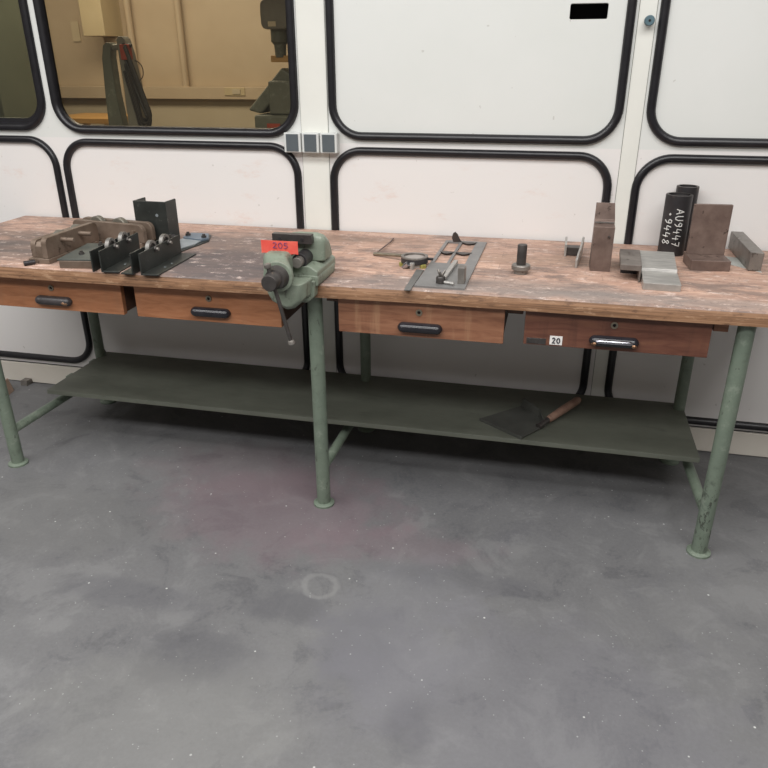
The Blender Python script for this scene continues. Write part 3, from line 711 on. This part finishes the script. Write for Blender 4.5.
# pipes with hand lettering
CAMXY = Vector((.7312, -2.0671))
def pipe(loc, r, h, label):
    t = thing('steel_pipe', label, 'pipe', loc, 0, 'black steel pipes')
    mb = MB(); mb.ring((0, 0, 0), (0, 0, h), r, r-.008, 48); mb.build('pipe', 'blacksteel', t, bevel=.0012)
    mb = MB(); mb.ring((0, 0, h-.002), (0, 0, h+.0004), r-.0012, r-.008, 48); mb.build('rim', 'darksteel', t)
    mb = MB(); mb.cyl((0, 0, h-.012), (0, 0, h-.007), r-.0085, seg=40); mb.build('plug', 'darksteel', t)
    return t
P1 = (1.150, .642, TZ); R1 = .0445
p = pipe(P1, R1, .208, 'black steel pipe lettered AU9447 in white, the front one of two')
pipe((1.186, .722, TZ), .038, .225, 'taller black steel pipe standing behind the lettered one')
fc = math.atan2(-2.0671-P1[1], .7312-P1[0])
def on_pipe(a0, z0):
    def fn(a, b):
        th = fc + a0 + (b-.011)/R1
        return (math.cos(th)*(R1+.0002), math.sin(th)*(R1+.0002), z0-a)
    return fn
mb = MB(); strokes(mb, 'AU9447', .026, .028, .0016, on_pipe(math.radians(13), .164), .2)
strokes(mb, '.9448', .026, .030, .0016, on_pipe(math.radians(-33), .154), .2); q = mb.build('lettering', 'chalk', p); q['label'] = 'white hand lettering AU9447 and 9448'

t = thing('angle_plate', 'rusty steel plate welded upright on a thick foot, beside the pipes', 'angle plate', (1.247, .422, TZ), math.radians(4))
mb = MB(); mb.box(-.062, .062, 0, .115, 0, .034); mb.build('foot', 'rust', t, bevel=.002)
mb = MB(); mb.box(-.060, .060, .085, .100, .034, .200); mb.build('upright_plate', 'rust', t, bevel=.0015)
mb = MB(); mb.box(1.367, 1.408, .448, .80, TZ+.0018, TZ+.062); tag(mb.build('steel_bar', 'oldsteel', bevel=.002), 'thick rectangular steel bar lying end on at the right of the bench', 'bar')
mb = MB(); mb.prism([(1.318, .53), (1.408, .435), (1.41, .60), (1.326, .64)], 'z', TZ, TZ+.0016); tag(mb.build('sheet_offcut', 'sheet'), 'thin light grey metal offcut under the thick bar', 'sheet')

# scoop on the lower shelf
t = thing('hand_scoop', 'dark triangular metal scoop with a wooden handle on the lower shelf', 'scoop', (.70, .40, ZS))
mb = MB()
mb.prism([(-.175, -.02), (-.01, -.138), (.066, -.030), (.045, .045), (-.03, .125)], 'z', .004, .008)
mb.hexa([(-.03, .125, .004), (.045, .045, .004), (.05, .05, .004), (-.025, .13, .004), (-.02, .12, .045), (.045, .045, .04), (.048, .048, .04), (-.016, .124, .045)])
mb.hexa([(.066, -.03, .004), (.045, .045, .004), (.049, .046, .004), (.07, -.03, .004), (.066, -.03, .022), (.045, .045, .04), (.049, .046, .04), (.07, -.03, .022)])
mb.hexa([(-.175, -.022, .0), (-.01, -.140, .0), (-.008, -.134, .0), (-.17, -.016, .0), (-.175, -.022, .010), (-.01, -.140, .013), (-.008, -.134, .013), (-.17, -.016, .010)])
mb.build('blade', 'scoopsteel', t, bevel=.0008)
mb = MB(); mb.lathe((.045, -.045, .012), (.086, .010, .024), [(0, .012), (.5, .010), (1, .0125)], 16); mb.build('ferrule', 'darksteel', t)
mb = MB(); mb.lathe((.078, -.002, .022), (.192, .176, .036), [(0, .012), (.1, .014), (.5, .0155), (.93, .0155), (1, .011)], 20); mb.build('handle', 'handlewood', t)

# floor bits at the far left
t = thing('wooden_box', 'red brown wooden box on the floor behind the left front leg', 'box', (-1.835, .60, 0), math.radians(14))
mb = MB(); mb.box(-.11, .03, -.05, .05, 0, .062); mb.build('box', 'oldbox', t, bevel=.002)
mb = MB(); mb.hexa([(.03, -.045, .0), (.052, -.045, .0), (.052, .05, .0), (.03, .05, .0), (.030, -.045, .066), (.036, -.045, .066), (.036, .05, .066), (.03, .05, .066)]); mb.build('edge_strip', 'palewood', t)
mb = MB(); mb.prism([(-.022, 0), (.022, 0), (.022, .006), (.018, .026), (-.018, .026), (-.022, .006)], 'x', -.018, .018)
tag(mb.build('wall_clip', 'oldsteel', loc=(-1.785, .742, 0), bevel=.001), 'small grey clip on the floor against the skirting at the left', 'clip')

# wall fittings
for i, x in enumerate((-.294, -.220, -.146)):
    t = thing('switch_box', ['leftmost of three small square grey boxes on the wall', 'middle one of three small square grey boxes on the wall', 'rightmost of three small square grey boxes on the wall'][i], 'switch box', (x, WY-.0035, 1.192), 0, 'square boxes on the wall')
    mb = MB(); mb.box(-.0345, .0345, -.036, 0, -.037, .037); mb.build('housing', 'boxwhite', t, bevel=.003)
    mb = MB(); mb.box(-.025, .025, -.0385, -.035, -.032, .032); mb.build('cover', 'boxgrey', t, bevel=.001)
t = thing('door_knob', 'small round blue grey knob on the right cover strip', 'knob', (.983, WY-.0035, 1.603))
mb = MB(); mb.lathe((0, .003, 0), (0, -.034, 0), [(0, .010), (.35, .010), (.4, .0165), (.9, .0165), (1, .014)], 28); mb.build('knob', 'knob', t)
mb = MB(); mb.cyl((0, -.0338, 0), (0, -.035, 0), .004, seg=14); mb.build('keyhole', 'black', t)

# ---------------------------------------------------------------- things in the room beyond
mb = MB(); mb.box(-5.9, 1.9, 4.52, 4.585, 1.155, 1.26); tag(mb.build('cable_trunking', 'iwall', bevel=.004), 'long cream cable trunking along the far wall', 'trunking')
t = thing('power_socket', 'small socket plate on the trunking seen through the window', 'socket', (-2.21, 4.52, 1.222))
mb = MB(); mb.box(-.10, .10, -.008, 0, -.034, .034); mb.build('plate', 'iduct', t, bevel=.003)
mb = MB(); mb.box(-.022, .058, -.014, -.007, -.022, .022); mb.build('outlet', 'ilow', t, bevel=.003)
mb = MB(); mb.box(-3.53, -3.31, 4.3, 4.6, 1.685, 2.85); tag(mb.build('wall_duct', 'iduct', bevel=.006), 'cream rectangular duct hanging at the top left of the far wall', 'duct')
for x, r, z0, lab in ((-2.71, .03, 1.26, 'pale vertical pipe on the far wall right of the hose rack'), (-3.21, .03, 1.27, 'pale vertical pipe on the far wall just right of the duct')):
    mb = MB(); mb.cyl((x, 4.56, z0), (x, 4.56, 2.88), r, seg=20); tag(mb.build('wall_pipe', 'iwall'), lab, 'pipe', 'pale pipes on the far wall')
mb = MB(); mb.box(-3.84, -3.76, 4.59, 4.598, 1.65, 1.82); tag(mb.build('wall_notice', 'paper'), 'pale paper notice on the far wall left of the duct', 'notice')
t = thing('side_table', 'ochre wooden table at the lower left of the large window', 'table', (-3.12, 3.70, 0))
mb = MB(); mb.box(-.32, .3, -.3, .3, 1.02, 1.06); mb.build('tabletop', 'ibench', t, bevel=.003)
for x in (-.29, .27):
    for y in (-.26, .26):
        mb = MB(); mb.box(x-.025, x+.025, y-.025, y+.025, 0, 1.02); mb.build('leg', 'ibench', t)
t = thing('added_cabinet', 'added tall grey green cabinet darkening the view through the narrow left window', 'cabinet', (-4.05, 2.85, 0))  # cabinet added to give the narrow window its darker view
mb = MB(); mb.box(-.75, .72, 0, .5, 0, 2.4); mb.build('body', 'icab', t, bevel=.006)
for z in (1.52, 1.83):
    mb = MB(); mb.box(-.74, .70, -.012, 0, z, z+.012); mb.build('pale_line', 'iduct', t)  # thin pale line across the cabinet front
for x in (-.37, .36):
    mb = MB(); mb.box(x-.34, x+.33, -.010, 0, .1, 2.3); mb.build('door', 'mgreen', t, bevel=.004)
# hose rack
t = thing('hose_rack', 'dark machine stand hung with looped black hoses behind the window', 'stand', (-1.87, 2.2, 0))
mb = MB(); mb.box(-.2, .2, -.14, .14, 0, .05); mb.box(-.09, .09, -.07, .07, .05, .95); mb.build('base', 'mgreen', t, bevel=.01)
mb = MB(); mb.loft([[(x-.035, y-.03, z) for x, y in ((-.1, 0), (-.02, 0), (-.02, .06), (-.1, .06))] if False else [(cx-w, -.03, z), (cx+w, -.03, z), (cx+w, .04, z), (cx-w, .04, z)] for cx, w, z in ((-.105, .055, .9), (-.108, .05, 1.12), (-.112, .038, 1.3), (-.105, .030, 1.5), (-.09, .026, 1.57), (-.08, .012, 1.585))])
mb.build('left_post', 'mgreen', t, bevel=.006)
mb = MB(); mb.loft([[(cx-w, -.04, z), (cx+w, -.04, z), (cx+w, .035, z), (cx-w, .035, z)] for cx, w, z in ((.035, .055, .9), (.037, .050, 1.15), (.035, .044, 1.35), (.022, .036, 1.52), (.012, .028, 1.6), (.012, .012, 1.618))])
mb.build('main_post', 'igrey', t, bevel=.006)
mb = MB(); mb.tube([(-.105, 0, 1.555), (-.05, 0, 1.56), (0, 0, 1.565)], .018, 10); mb.build('top_link', 'igrey', t)
mb = MB(); mb.box(-.024, .03, -.085, -.035, 1.49, 1.575, Matrix.Translation((.05, 0, 0)) ); mb.build('red_cap', 'ired', t, bevel=.006)
mb = MB(); mb.lathe((.06, -.05, 1.575), (.085, -.05, 1.565), [(0, .008), (1, .011)], 10); mb.build('knob', 'ihose', t)
for k, (w, bot, top) in enumerate(((.040, 1.13, 1.55), (.055, 1.10, 1.52), (.070, 1.08, 1.47), (.050, 1.16, 1.58), (.04, 1.11, 1.56), (.04, 1.14, 1.57))):
    cx = .075+.008*k; pts = []
    for i in range(33):
        a = i/32
        x = .02+.015*k*0 + (cx+w-.02)*(a/.5)**.9 if a < .5 else None
        if a < .42: u = a/.42; pts.append((.025+.11*u+.008*k, -.055-.006*k, top-(top-bot-.06)*u))
        elif a < .66: u = (a-.42)/.24*PI; pts.append((.135+.008*k-.035+.035*math.cos(u), -.055-.006*k, bot+.06-.06*math.sin(u)))
        else: u = (a-.66)/.34; pts.append((.065+.008*k-.045*u, -.055-.006*k, bot+.06+.24*u))
    mb = MB(); mb.tube(pts, .0095, 8); mb.build('hose', 'ihose', t)
mb = MB(); mb.tube([(.085+.045*math.sin(a)*1.0+.012, -.05, 1.43+.055*math.cos(a)) for a in [PI*i/14 for i in range(15)]], .003, 6); mb.build('wire_loop', 'ihose', t)
# milling machine at the right
t = thing('drill_press', 'grey green drilling machine at the right edge of the large window', 'machine', (-.82, 2.2, 0))
mb = MB(); mb.box(-.06, .24, -.10, .25, 0, 1.10); mb.box(-.18, .2, -.16, .2, 1.02, 1.20); mb.build('base', 'mgreen', t, bevel=.015)
mb = MB(); mb.cyl((.06, .02, 1.1), (.06, .02, 1.95), .055, seg=24); mb.build('column', 'mgreen', t)
mb = MB(); mb.loft([sq(-.035, 1.715, .085, .075, y, 5, 24) for y in (-.11, .12)]); mb.build('head', 'igrey', t, bevel=.008)
mb = MB(); mb.box(-.075, -.03, -.112, -.108, 1.655, 1.68); mb.build('head_label', 'paper', t)
mb = MB(); mb.lathe((-.045, -.02, 1.645), (-.045, -.02, 1.50), [(0, .05), (.45, .05), (.55, .035), (1, .03)], 20); mb.build('spindle', 'mgreen', t)
mb = MB(); mb.box(-.10, .02, -.04, -.01, 1.475, 1.51); mb.build('lever', 'ibench', t, bevel=.004)
mb = MB(); mb.loft([[(x, -.09, z) for x, z in ((a, b), (c, d), (e, f_), (g_, h))] if False else [(a, y, b), (c, y, d), (e, y, f_), (g_, y, h)] for y, (a, b, c, d, e, f_, g_, h) in ((-.09, (-.245, 1.22, -.16, 1.20, .06, 1.40, -.02, 1.45)), (.06, (-.245, 1.22, -.16, 1.20, .06, 1.40, -.02, 1.45)))])
mb.build('arm', 'mgreen', t, bevel=.015)
mb = MB(); mb.box(-.09, .1, -.14, .1, 1.2, 1.38); mb.build('vise_body', 'mgreen', t, bevel=.012)
mb = MB(); mb.box(-.10, -.02, -.165, -.158, 1.125, 1.155); mb.build('red_badge', 'ired', t, bevel=.002)

# ---------------------------------------------------------------- light
def area(name, loc, sx, sy, energy, col, rot=(0, 0, 0)):
    l = bpy.data.lights.new(name, 'AREA'); l.shape = 'RECTANGLE'; l.size = sx; l.size_y = sy; l.energy = energy; l.color = col
    o = bpy.data.objects.new(name, l); o.location = loc; o.rotation_euler = rot; COL.objects.link(o); return o
area('hall_lamp', (-.3, -1.0, 3.2), 6.0, .9, 121, (1, .992, .98))
area('hall_lamp', (-.3, -2.9, 3.4), 6.0, .8, 160, (1, .992, .98))
area('room_lamp', (-2.6, 3.0, 2.85), 3.2, .8, 60, (1, .89, .70))
w = bpy.data.worlds.new('hall'); w.use_nodes = True; sc.world = w
w.node_tree.nodes['Background'].inputs['Color'].default_value = (1.0, .92, .84, 1)
w.node_tree.nodes['Background'].inputs['Strength'].default_value = .2

# ---------------------------------------------------------------- camera
rx, ry, rz, f = .4253, -.0045, -.2315, 718.426
c, s_ = math.cos, math.sin
fwd = Vector((s_(rz)*c(rx), c(rz)*c(rx), -s_(rx))); right = Vector((c(rz), -s_(rz), 0)); up = right.cross(fwd)
r2 = c(ry)*right+s_(ry)*up; u2 = -s_(ry)*right+c(ry)*up
cd = bpy.data.cameras.new('camera'); cam = bpy.data.objects.new('camera', cd); COL.objects.link(cam)
m = Matrix((r2, u2, -fwd)).transposed().to_4x4(); m.translation = (.7312, -2.0671, 1.4912); cam.matrix_world = m
cd.sensor_width = 36; cd.lens = f/768*36; cd.clip_start = .05; sc.camera = cam
vs = sc.view_settings; vs.view_transform = 'Standard'; vs.look = 'None'; vs.gamma = 1; vs.use_curve_mapping = False; vs.exposure = 0
